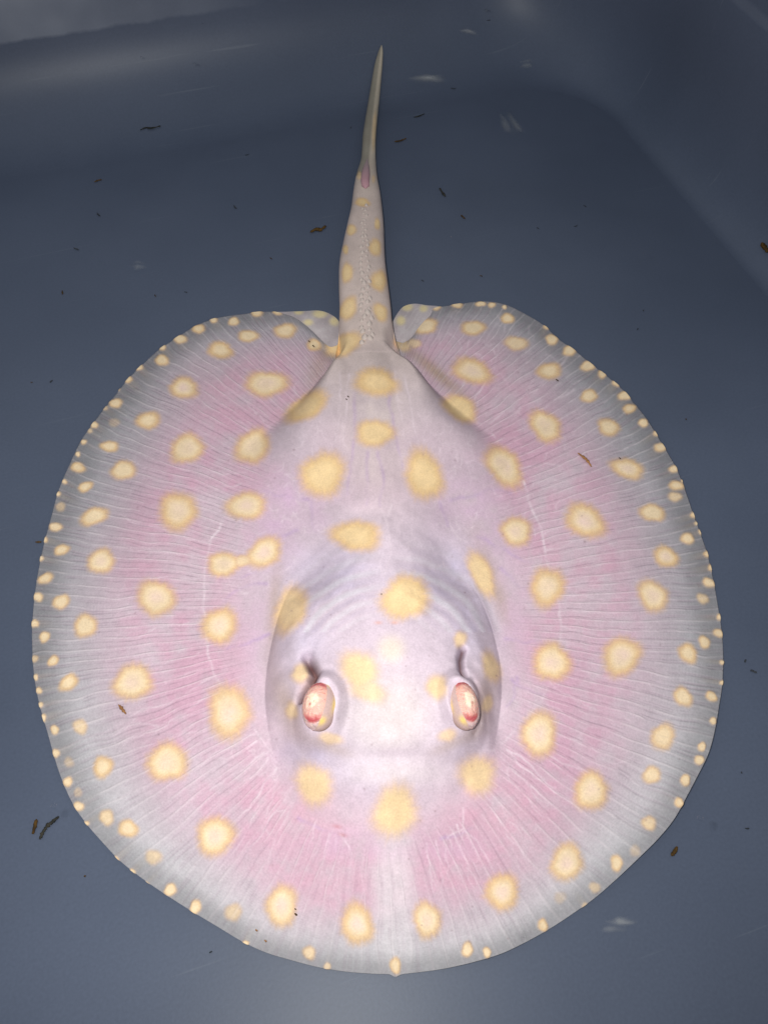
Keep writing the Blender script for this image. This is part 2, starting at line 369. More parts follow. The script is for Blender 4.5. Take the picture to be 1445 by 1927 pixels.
# ridge of the back along the tail
ridge = 0.0014 * np.exp(-(TS[:, 0] / 0.3) ** 2) * (TS[:, 1] > 0) * (1 - sm(0.35, 0.5, TS[:, 2])); TV[:, 2] += ridge

nd = X.size
# the tail root flows out of the back: near the body its upper side follows the skin of the trunk
_py = to_px(TV[:, 0], TV[:, 1], TV[:, 2])[1]; _sel = np.where((_py > 590) & (TS[:, 1] > -0.05))[0]
_cand = np.where((Y.ravel() > Y780) & (np.abs(X.ravel() - trunk_x(Y.ravel())) < 0.03))[0]; _cx, _cy, _cz = X.ravel()[_cand], Y.ravel()[_cand], Z.ravel()[_cand]
for i in _sel:
    d2 = (_cx - TV[i, 0]) ** 2 + (_cy - TV[i, 1]) ** 2; j = np.argpartition(d2, 6)[:6]; wj = 1 / (d2[j] + 1e-8); zd = (wj * _cz[j]).sum() / wj.sum()
    wt = float(sm(598, 668, _py[i])) * float(sm(-0.05, 0.25, TS[i, 1])); off = np.interp(_py[i], [600, 668, 690, 720], [0.0005, 0.00012, -0.0006, -0.0030])
    TV[i, 2] += (zd + off - TV[i, 2]) * wt
verts = np.concatenate([np.stack([X.ravel(), Y.ravel(), Z.ravel()], -1), TV])
W1 = NU + 1; NR = NA + NB
i0, j0 = np.meshgrid(np.arange(NR - 1), np.arange(NU), indexing='ij')
quads = np.stack([i0 * W1 + j0, (i0 + 1) * W1 + j0, (i0 + 1) * W1 + j0 + 1, i0 * W1 + j0 + 1], -1).reshape(-1, 4)
NT = len(tc); i1, j1 = np.meshgrid(np.arange(NT - 1), np.arange(NTA), indexing='ij'); j2 = (j1 + 1) % NTA
tq = nd + np.stack([i1 * NTA + j1, i1 * NTA + j2, (i1 + 1) * NTA + j2, (i1 + 1) * NTA + j1], -1).reshape(-1, 4)
# underside of the disc: margin wall and a flat belly
last = (NR - 1) * W1
bel = len(verts); bm_ring = np.stack([X[-1], Y[-1], np.maximum(Z[-1] - 0.0007, 0.0004)], -1); bm_in = np.stack([EC[0] + (X[-1] - EC[0]) * 0.5, EC[1] + (Y[-1] - EC[1]) * 0.5, np.full(W1, 0.0005)], -1)
bm_c = np.stack([EC[0] + (X[-1] - EC[0]) * 0.01, EC[1] + (Y[-1] - EC[1]) * 0.01, np.full(W1, 0.0005)], -1)
verts = np.concatenate([verts, bm_ring, bm_in, bm_c]); jj = np.arange(NU)
def strip(a, b): return np.stack([a + jj, b + jj, b + jj + 1, a + jj + 1], -1)
quads = np.concatenate([quads, tq, strip(last, bel), strip(bel, bel + W1), strip(bel + W1, bel + 2 * W1)])

# ------------------------------------------------------------------ pigment of the skin: spots and vessels listed where they lie on the animal
PX, PY = to_px(verts[:, 0], verts[:, 1], verts[:, 2])
S_all = np.zeros(len(verts)); S_all[:nd] = Sg.ravel(); S_all[bel:] = 1.0
IW, IH = 1445, 1927
trunk_all = np.zeros(len(verts)); trunk_all[:nd] = TRUNK_G; S_fin = S_all * (1 - trunk_all)
class Layer:
    def __init__(self): self.a = np.zeros((IH, IW), np.float32)
    def box(self, x0, y0, x1, y1):
        x0, y0, x1, y1 = max(int(x0), 0), max(int(y0), 0), min(int(x1) + 1, IW), min(int(y1) + 1, IH)
        yy, xx = np.mgrid[y0:y1, x0:x1]; return slice(y0, y1), slice(x0, x1), xx.astype(float), yy.astype(float)
    def sample(self):
        x = np.clip(PX, 0, IW - 1.001); y = np.clip(PY, 0, IH - 1.001); xi = x.astype(int); yi = y.astype(int); fx = x - xi; fy = y - yi; a = self.a
        return (a[yi, xi] * (1 - fx) + a[yi, xi + 1] * fx) * (1 - fy) + (a[yi + 1, xi] * (1 - fx) + a[yi + 1, xi + 1] * fx) * fy

# x, y, half width, half height, turn, strength ; f = fin, h = head and back, m = margin, t = tail
SPOTS_F = [(415,659,26,18),(467,632,20,13),(537,622,24,15),(346,730,31,21),(502,722,43,27,-8),(279,791,24,19),(352,844,37,28,-10),(475,840,40,31,-60),(206,840,18,12),(232,885,25,20),
    (335,962,41,37),(463,952,41,28,-15),(177,972,28,18,-20),(161,916,16,10,-15),(190,1056,30,23,-30),(116,1035,16,11,-25),(420,1062,31,27),(497,1040,40,27,-25),(456,1056,22,12,-15,.8),(294,1126,37,38),
    (413,1178,35,38),(161,1178,26,22,-20),(115,1133,19,14,-40),(129,1285,21,16,-40),(250,1284,40,37),(431,1340,46,53,0,0.95),(151,1368,15,16,0,.7),(315,1435,40,41),(194,1444,21,22),
    (201,1539,16,16,0,.8),(241,1560,20,19),(405,1574,37,42),(530,1706,33,41),(672,1740,34,42),(289,1614,17,17,0,.55),(439,1718,18,19,0,.6),(1112,1489,37,38),(804,1732,28,38),
    (945,1679,32,41),(1066,1623,33,38),(1160,1625,13,17),(1221,1550,15,16,0,.8),(1226,1459,18,19,0,.9),(1030,1105,37,38),(1228,1121,36,27,38),(1038,1246,36,41),(1169,1236,38,41),
    (1014,1382,38,44),(1294,1230,22,18,38),(1285,1312,21,18,48),(1247,1387,25,27,0,.9),(955,599,15,10),(971,646,24,15,0,.8),(1033,698,24,18),(1108,745,18,13),(1145,804,24,17,10),
    (1180,882,33,21,12),(1227,965,26,18,18),(1253,1048,29,19,35),(1026,802,38,27,33),(948,878,46,33,52),(1101,980,44,33,45),(971,1000,34,28,15),(888,698,41,26,12),(890,617,24,16),
    (801,614,26,15,-10),(591,649,16,12),(780,646,14,10,0,.6),(100,1244,13,10,-35),(84,1199,13,10,-40),(103,1374,9,10)]
SPOTS_H = [(708,719,44,29),(705,815,37,29),(607,893,47,45),(798,894,40,50,-12),(646,648,38,23,-28),(578,765,46,25,-30),(866,768,40,23,38),(756,646,22,13,40,.6),(670,1008,48,33),(762,1125,48,46),
    (547,1148,33,49,20,.85),(676,1262,46,40,25,.8),(692,1300,40,28,20,.6),(866,1203,15,18,0,.7),(822,1293,25,26,0,.75),(924,1255,18,37,-14,.8),(905,1080,20,54,-26,.85),(566,1268,23,20,-30,.75),
    (549,1338,15,18,0,.6),(622,1390,26,14,8,.55),(842,1384,21,15,-10,.55),(917,1325,13,19,10,.6),(591,1477,40,46,-10,.8),(898,1459,38,46,8,.8),(743,1527,48,58,0,.85)]
SPOTS_M = [(147,880,13,9),(105,992,11,8),(218,759,12,8),(305,678,13,9),(339,638,12,8),(374,619,11,8),(440,605,10,7),(483,589,11,6),(523,588,8,5),(261,691,8,6),(241,714,8,6),(222,731,4,4),
    (178,800,6,6),(158,832,5,4),(147,855,4,4),(122,907,4,4),(110,930,4,4),(114,954,9,8,0,.5),(85,1016,5,5),(77,1051,5,5),(86,1089,14,9,-20),(306,653,6,6),(402,602,7,5),(197,768,6,4,0,.6),(170,811,4,4,0,.6),
    (215,795,11,7,0,.3),(72,1124,9,8),(66,1174,7,7),(66,1240,6,6,0,.7),(68,1275,4,5),(74,1300,5,6),(77,1327,4,5),(82,1352,5,7),(130,1435,9,9,0,.4),(106,1418,6,8),(128,1472,8,9),(147,1492,8,8,0,.4),
    (149,1518,9,8),(163,1550,5,4),(321,1675,11,11),(368,1708,10,13,20),(582,1794,11,13,0,.8),(616,1819,6,7,0,.7),(219,1617,6,4,40),(250,1641,6,4,40),(275,1664,5,4),(462,1776,6,5),(1289,1469,9,10),
    (1277,1511,8,9),(1315,1431,8,9),(1320,1406,7,8),(1195,1602,10,10,0,.35),(1119,1671,10,10,0,.5),(1021,1742,8,12,-20),(879,1788,10,13),(916,1793,7,9),(744,1818,9,16),(1100,1705,5,6,0,.5),(1054,1690,12,10,0,.25),
    (1325,1209,12,9,45),(1351,1192,9,7,30),(1338,1311,11,8,50),(1341,1357,6,6),(1338,1069,6,6),(1333,1097,11,8,30),(1322,1127,12,8,40,.7),(1353,1162,5,5),(1358,1247,4,4),(1358,1285,4,4),(1071,660,12,9),
    (1038,639,11,9),(1029,615,6,5),(1106,689,13,9),(1133,704,8,7),(1160,721,8,6),(1175,745,12,8),(1184,769,12,8),(1210,796,9,7),(1235,816,6,5),(1243,842,12,8),(1267,883,9,6),(1272,914,14,8),(1270,935,12,9,0,.7),
    (1307,969,8,6),(1293,1014,13,9,20),(1319,1001,5,5),(1330,1043,6,6),(799,580,9,7),(820,578,9,5),(860,574,10,5),(904,572,9,4),(925,574,7,4),(949,578,4,3),(602,589,12,8),(1285,905,4,3),(1310,985,4,3)]
SPOTS_T = [(682,380,15,9),(661,432,9,12,15),(706,465,13,17,-15),(710,421,6,11),(653,513,11,21,10),(713,528,16,22,-10),(655,580,17,24,20),(716,587,14,19,-15),(650,469,5,10),(676,330,5,9,0,.5),(703,336,4,8,0,.5),
    (704,245,4,40,4,.5)]
Ls, Lc, Ly, Lm = Layer(), Layer(), Layer(), Layer()
def spot(lst, kind):
    for k, s in enumerate(lst):
        x, y, a, b = s[:4]; a, b = (a * 1.15 + 0.8, b * 1.15 + 0.8) if kind == 'm' else (a, b); rot = R(s[4]) if len(s) > 4 else 0; st = s[5] if len(s) > 5 else 1.0
        m = max(a, b) * 1.5 + 3; ys, xs, xx, yy = Ls.box(x - m, y - m, x + m, y + m)
        if xx.size == 0: continue
        dx, dy = xx - x, yy - y; c, sn = math.cos(rot), math.sin(rot); u, v = (dx * c + dy * sn) / a, (-dx * sn + dy * c) / b
        an = np.arctan2(v, u); d = np.hypot(u, v)
        big = min(1.0, max(a, b) / 30)
        wob = 1 + 0.07 * np.sin(2 * an + k * 1.7) + 0.055 * np.sin(3 * an + 2.1 * k) + 0.03 * np.sin(5 * an + 1.3 * k)
        wob = wob + big * (0.055 * N2(an * 9 + k * 7, d * 1.5) + 0.03 * N3(xx / 5, yy / 5) + 0.04 * N1(an * 26 + k * 3, d * 0.5))
        d = d / wob
        mask = (1 - sm(0.58 if kind != 'h' or y < 1200 else 0.40, 1.22, d) if kind != 'm' else 1 - sm(0.55, 1.2, d)) * st
        Ls.a[ys, xs] = np.maximum(Ls.a[ys, xs], mask)
        core = (1 - sm(0.25 + 0.2 * abs(math.sin(k * 1.9)), 0.92, d)) * st * (0.85 if kind in 'ht' else (0.95 if kind == 'm' else 1.0))
        Lc.a[ys, xs] = np.maximum(Lc.a[ys, xs], core)
        if kind == 'f' and max(a, b) > 28: Lm.a[ys, xs] = np.maximum(Lm.a[ys, xs], (1 - sm(0.1, 0.6, d)) * (0.5 + 0.5 * abs(math.sin(k * 2.7))))
        if kind in 'ht': Ly.a[ys, xs] = np.maximum(Ly.a[ys, xs], mask)
spot(SPOTS_F, 'f'); spot(SPOTS_H, 'h'); spot(SPOTS_M, 'm'); spot(SPOTS_T, 't')

Lv, Ld = Layer(), Layer()
def stroke(layer, pts, w0, w1, st, wob=2.0, seed=0):
    pts = catmull(pts, 8, closed=False) if len(pts) > 2 else np.asarray(pts, float); n = len(pts)
    L = np.concatenate([[0], np.cumsum(np.linalg.norm(np.diff(pts, axis=0), axis=1))])
    m = max(int(L[-1] / 6), 2); q = np.linspace(0, L[-1], m); pts = np.stack([np.interp(q, L, pts[:, 0]), np.interp(q, L, pts[:, 1])], -1)
    pts = pts + wob * np.stack([N1(q / 14 + seed * 3.7, q * 0 + seed), N2(q / 14 + seed * 5.1, q * 0 + seed)], -1)
    for i in range(m - 1):
        (ax, ay), (bx, by) = pts[i], pts[i + 1]; f = i / (m - 1); w = w0 + (w1 - w0) * f
        s = st * (0.65 + 0.5 * N3(i / 3.0, seed)) * (1 - 0.5 * f)
        ys, xs, xx, yy = layer.box(min(ax, bx) - 3 * w, min(ay, by) - 3 * w, max(ax, bx) + 3 * w, max(ay, by) + 3 * w)
        if xx.size == 0: continue
        vx, vy = bx - ax, by - ay; t = np.clip(((xx - ax) * vx + (yy - ay) * vy) / (vx * vx + vy * vy + 1e-9), 0, 1)
        layer.a[ys, xs] = np.maximum(layer.a[ys, xs], s * np.exp(-(np.hypot(xx - ax - t * vx, yy - ay - t * vy) / w) ** 2))
LM = [(432,940),(418,985),(396,1020),(388,1060),(384,1110),(384,1150),(390,1200),(394,1240),(408,1278),(428,1315)]
RM = [(985,905),(1000,955),(1018,995),(1028,1050),(1040,1105),(1053,1150),(1052,1205),(1036,1285),(1012,1325),(975,1370),(945,1400)]
stroke(Lv, LM, 2.4, 2.4, 0.95, 2, 1); stroke(Lv, RM, 2.4, 2.4, 0.9, 2, 2)
rr_ = random.Random(5)
def fan(src, cx, cy, n, l0, l1, st, seed, bend=0.0, w=1.9):
    src = catmull(src, 10, closed=False)
    for k in range(n):
        p = src[int((k + 0.5 * rr_.random() + 0.25) / n * (len(src) - 1))]; d = p - np.array([cx, cy]); d /= np.linalg.norm(d)
        pe = np.array([-d[1], d[0]]); L = rr_.uniform(l0, l1); b = rr_.uniform(-0.12, 0.12) + bend
        pts = [p + d * L * t + pe * L * (b * t * t + 0.025 * rr_.uniform(-1, 1)) for t in (0, .2, .4, .6, .8, 1)]
        stroke(Lv, pts, w, w * 0.6, st * rr_.uniform(0.45, 1), 2.6, seed + k)
        if rr_.random() < 0.5:
            q = pts[3]; d2 = d + pe * rr_.choice((-0.35, 0.35)); stroke(Lv, [q, q + d2 * L * 0.2, q + d * L * 0.42 + pe * rr_.uniform(-8, 8)], w * 0.7, w * 0.4, st * 0.6, 2, seed + k + 50)
fan(LM[2:], 700, 1120, 11, 110, 260, 0.75, 10); fan(RM[2:9], 740, 1130, 11, 110, 260, 0.7, 30)
fan([(432,1330),(470,1385),(505,1425),(535,1465),(560,1520)], 660, 1290, 10, 130, 240, 0.9, 60, w=2.4)
fan([(590,1545),(620,1570),(650,1580),(690,1600)], 700, 1200, 7, 60, 150, 0.6, 90)
fan([(1000,1345),(965,1400),(935,1430),(905,1500)], 800, 1290, 10, 130, 250, 0.85, 120, w=2.3)
fan([(870,1545),(850,1565),(830,1575),(800,1590)], 760, 1250, 7, 70, 150, 0.7, 150)
fan([(450,920),(500,790),(560,690)], 640, 900, 8, 80, 190, 0.55, 180); fan([(965,905),(920,800),(850,690)], 790, 900, 9, 80, 190, 0.6, 210)
for k, l in enumerate([[(640,700),(640,760),(632,830)],[(655,705),(652,770),(646,830)],[(742,700),(752,770),(768,845)],[(762,705),(775,780),(790,850)],[(870,1520),(872,1560),(862,1600)],[(872,1560),(900,1590),(930,1640)],[(872,1560),(842,1580),(836,1620)],
        [(480,1375),(515,1420),(540,1440)],[(510,1420),(520,1470),(500,1540)],[(716,960),(730,1000),(716,1060),(728,1090)],[(736,950),(728,985),(735,1040),(722,1080)],[(640,1570),(660,1600),(655,1640)],[(620,1000),(600,985),(585,1010)],[(845,985),(860,1010),(880,1020)],
        [(1080,660),(1040,700),(985,760),(960,800)],[(1080,735),(1020,770),(985,800)]]):
    stroke(Lv, l, 2.2, 1.6, 0.6, 2, 240 + k)
for k, l in enumerate([[(583,930),(586,965),(592,1000)],[(826,925),(832,955),(842,990)],[(668,740),(668,800),(660,870),(655,930)],[(735,730),(735,770),(745,830),(760,880)],[(690,850),(690,900),(690,950)],[(712,850),(720,900),(716,950)],
        [(583,940),(540,935),(500,925)],[(560,1000),(520,1015),(480,1075),(440,1085)],[(500,1100),(460,1105),(420,1130)],[(505,1195),(470,1210),(430,1222)],[(850,940),(880,935),(930,920),(960,930)],[(900,1010),(950,1035),(1000,1060)],
        [(945,1070),(975,1100),(1000,1115)],[(950,1200),(985,1208),(1010,1205)],[(965,1280),(1000,1300),(1030,1305)],[(972,1275),(968,1305),(955,1330)],[(560,1540),(600,1560),(640,1575)],[(830,1580),(860,1570),(890,1560)]]):
    stroke(Ld, l, 4.0, 2.5, 0.75, 3, 300 + k)
# short worm-like white marks on the sides of the abdomen and round the head
for k in range(330):
    cx, cy, sx, sy = [(540,850,45,50),(880,830,55,45),(600,800,40,30),(840,940,50,60),(880,640,60,50),(500,1060,40,40),(560,960,40,40),(940,960,60,40),(840,860,40,40),(500,1400,30,50),(930,1400,30,50),(1020,620,70,60)][k % 12]
    x, y = cx + rr_.gauss(0, sx), cy + rr_.gauss(0, sy); a = rr_.uniform(0, 6.28); L = rr_.uniform(6, 16)
    stroke(Lv, [(x, y), (x + L * math.cos(a), y + L * math.sin(a)), (x + 1.7 * L * math.cos(a + .6), y + 1.7 * L * math.sin(a + .6))], 1.8, 1.2, 0.42, 2, 400 + k)

def blob(cx, cy, a, b, rot=0.0, p=1.0):
    c, s = math.cos(R(rot)), math.sin(R(rot)); dx, dy = PX - cx, PY - cy
    return np.exp(-(((dx * c + dy * s) / a) ** 2 + ((-dx * s + dy * c) / b) ** 2) ** p)

def C(f, a, b): return a + (b - a) * np.clip(f, 0, 1)[:, None]
n_lo = N1.fbm(PX / 120, PY / 120, 4); n_mid = N2.fbm(PX / 26, PY / 26, 4); n_hi = N3.fbm(PX / 6, PY / 6, 3)
lilac, pink, grey, pale, blue = lin(214,194,208), lin(207,168,189), lin(164,164,171), lin(208,207,213), lin(198,198,222)
col = np.repeat(lilac[None], len(verts), 0)
ring = sm(0.40, 0.56, S_fin) * (1 - sm(0.72, 0.93, S_fin))
col = C(ring * (0.62 + 1.0 * n_lo + 0.8 * n_mid), col, pink)
low = sm(900, 1700, PY)
marg = sm(0.69, 0.99, S_fin + 0.05 * n_lo + 0.015 * n_mid)
gcol = grey + (pale - grey) * low[:, None] * 0.75
col = np.clip(col + (gcol - col) * marg[:, None], 0, 1)
# ruddy blush on the front and rear parts of the fins
for cx, cy, a, b, st in ((610,1600,110,120,.55),(880,1600,120,110,.55),(560,1480,90,120,.4),(960,1540,90,90,.4),(420,730,110,60,.4),(900,690,120,60,.35),(330,1070,110,110,.3),(1080,1080,110,130,.3),(450,1230,80,90,.2)):
    col = C(0.8 * st * blob(cx, cy, a, b) * (0.8 + 0.8 * n_mid) * (S_all > 0.3), col, lin(212,168,186))
head = np.where(S_all > 0, 1, 0) * (blob(722, 1230, 225, 300, 0, 4))
col = C(head * 0.75, col, lin(217,203,219))
for cx, cy, a, b, st in ((620,1080,90,50,.6),(850,1080,60,60,.6),(570,1210,50,40,.5),(890,1180,40,60,.5),(580,1420,60,30,.6),(880,1400,40,30,.5),(660,1450,90,40,.3),(540,830,50,40,.45),(590,700,40,50,.4),(820,720,60,50,.3)):
    col = C(0.60 * st * blob(cx, cy, a, b) * (0.9 + 0.7 * n_mid), col, lin(190,188,220) if cy > 900 else lin(186,188,198))
# olive-brown shading painted on flanks and creases, ivory ridge of the spine and tail
for cx, cy, a, b, rot, st in ((560,770,30,14,-35,.6),(820,700,70,12,40,.7),(600,690,20,50,20,.4),(540,1330,20,60,-20,.5),(905,1330,20,70,15,.5),(515,1150,14,90,5,.5),(930,1100,16,90,-20,.55),(620,1405,50,12,20,.4),(850,1400,40,12,-25,.4)):
    col = C(st * blob(cx, cy, a, b, rot), col, lin(176,152,124))
col = C(0.55 * trunk_all, col, lin(204,192,198))
col = C(0.6 * blob(725, 900, 90, 60), col, lin(226,206,216))
tail = sm(790, 610, PY) * np.where(S_all == 0, 1.0, sm(0.2, 0.6, trunk_all)) * (PX > 560) * (PX < 820)
col = C(tail * 0.85, col, lin(214,198,190)); col = C(tail * sm(400, 250, PY) * (S_all == 0), col, lin(200,190,174))
tip = (PY < 330) * (S_all == 0); col = C(tip * (1 - sm(-0.15, 0.25, (PX - np.interp(PY, [85, 205, 310], [717, 702, 693])) / 12)) * 0.7, col, lin(128,126,118))
col = C(0.95 * blob(736, 1222, 26, 26, 0, 1.6), col, lin(234,220,210))
col = C(0.75 * blob(735, 1345, 75, 75, 0, 1.5), col, lin(222,212,212)); col = C(0.4 * blob(690, 1360, 50, 50), col, lin(222,214,220))
col = C(0.35 * blob(740, 1417, 45, 9), col, lin(196,176,196)); col = C(0.5 * blob(740, 1455, 90, 25), col, lin(232,222,224))  # faint shadow of the brow crease painted in as darker lilac
for x in (712, 742): col = C(0.7 * blob(x, 1172, 7, 3), col, lin(228,176,168))
band = blob(742, 1700, 42, 170, 0, 2) * (S_all > 0.4); col = C(band * 0.6, col, lin(226,222,228))
# arched pale bands of the gill muscles
rb = np.hypot((PX - 735) * 0.95, PY - 1270); bands = np.sin(rb / 27 * 2 * np.pi + 4 * n_lo) * np.exp(-((rb - 175) / 55) ** 2) * (PY < 1190) * np.clip(np.abs(PX - 730) / 60, 0, 1)
col = C(0.50 * np.clip(bands, 0, 1) * head, col, lin(226,226,236)); col = C(0.20 * np.clip(-bands, 0, 1) * head, col, lin(180,170,208))
for cx, cy, a, b, st in ((545,930,50,50,.55),(885,930,50,50,.55),(520,1010,45,60,.5),(925,1010,45,60,.5),(600,970,25,40,.35),(835,970,25,40,.35),(480,1180,30,90,.4),(965,1180,30,90,.4),(690,930,70,30,.3),(650,1590,90,30,.4),(840,1590,80,30,.4)):
    col = C(st * blob(cx, cy, a, b) * (0.8 + 1.2 * n_mid), col, lin(206,176,204))
col = C(0.5 * blob(705, 800, 60, 150) * (0.9 + 0.8 * n_mid), col, lin(218,204,202))
# spots
s = Ls.sample(); core = Lc.sample(); yel = Ly.sample(); mid = Lm.sample(); v = Lv.sample(); dk = Ld.sample()
col = C(dk * 0.65, col, lin(186,158,204)); col = C(v * 0.78, col, lin(240,224,236))
rim_c = lin(226,184,128)[None] + (lin(232,194,138) - lin(226,184,128))[None] * yel[:, None]
ms = np.where(s > 0, np.clip(s * 1.0, 0, 1), 0)
col = np.clip(col + (rim_c - col) * (ms * (0.94 + 0.12 * n_hi)).clip(0, 1)[:, None], 0, 1)
core_c = lin(248,225,190)[None] + (lin(247,220,174) - lin(248,225,190))[None] * yel[:, None]
col = col + (core_c - col) * (core * 0.95)[:, None]; col = C(mid * 0.75 * (0.8 + 0.8 * n_mid), col, lin(240,212,202))
col = C(v * mid * 0.35, col, lin(244,226,232))
# dark tissue and shadow inside the spiracle openings, both put into the colour
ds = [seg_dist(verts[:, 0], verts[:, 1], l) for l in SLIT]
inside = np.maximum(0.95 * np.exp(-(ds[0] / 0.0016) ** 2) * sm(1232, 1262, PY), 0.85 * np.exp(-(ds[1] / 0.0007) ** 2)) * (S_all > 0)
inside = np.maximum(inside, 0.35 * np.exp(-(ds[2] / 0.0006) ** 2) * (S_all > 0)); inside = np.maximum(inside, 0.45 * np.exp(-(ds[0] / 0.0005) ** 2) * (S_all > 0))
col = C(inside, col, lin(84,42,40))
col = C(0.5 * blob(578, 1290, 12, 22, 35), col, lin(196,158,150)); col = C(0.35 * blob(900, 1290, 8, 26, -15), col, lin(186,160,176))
# small marks: pink scrape by the snout, pores
for x, y in ((645, 1572), (634, 1556)): col = C(0.6 * blob(x, y, 9, 4, 12), col, lin(190,130,140))
for k in range(150):
    x, y = rr_.uniform(100, 1320), rr_.uniform(620, 1780); w = rr_.uniform(1.2, 2.2)
    sel = (np.abs(PX - x) < 8) & (np.abs(PY - y) < 8); d = np.exp(-((PX[sel] - x) ** 2 + (PY[sel] - y) ** 2) / w ** 2) * rr_.uniform(0.2, 0.6)
    col[sel] = col[sel] + (lin(140,110,120) - col[sel]) * d[:, None]
col = np.clip(col * (1 + 0.07 * n_hi + 0.11 * n_mid)[:, None], 0, 0.97) * 0.91
# thin margin lets the tub show through
thin = sm(0.90, 1.0, S_fin) * (S_all > 0); alpha = 1 - 0.46 * thin * (1 - np.clip(s * 1.2, 0, 1)); alpha[bel:] = 1 - 0.46 * thin[bel:]

Lbead = Layer(); _keep = Ls.a; Ls.a = Lbead.a; spot(SPOTS_M, 'm'); Ls.a = _keep; bead = Lbead.sample()[:nd] * (S_all[:nd] > 0.5)
verts[:nd, 2] += 0.0002 * bead + 0.00015 * s[:nd]
_push = (0.0002 * bead.reshape(NR, W1) * sm(0.955, 1.0, Sg))[..., None] * ND[None]; verts[:nd, :2] += _push.reshape(-1, 2); verts[bel:bel + W1, :2] += _push[-1]
body_me = big_mesh('body', verts, quads)
put_color(body_me, 'skin', col); put_float(body_me, 'opacity', alpha)
fu = np.zeros(len(verts)); jx = np.repeat(np.arange(W1)[None], NR, 0).astype(float)
# fin-ray number, evened out along the margin
arc = np.concatenate([[0], np.cumsum(np.linalg.norm(np.diff(Q, axis=0), axis=1))]); ray_no = arc / arc[-1] * 236
fu[:nd] = (np.interp(jx.ravel(), np.arange(W1), ray_no) + 0.20 * N1(X.ravel() * 120, Y.ravel() * 120) + 0.6 * N2(X.ravel() * 25, Y.ravel() * 25) + 0.2 * N3(X.ravel() * 60, Y.ravel() * 60))
put_float(body_me, 'fin_ray', fu); put_float(body_me, 'reach', S_fin); put_float(body_me, 'pattern', np.maximum(np.clip(s, 0, 1), 0.35 * sm(1250, 1650, PY)))

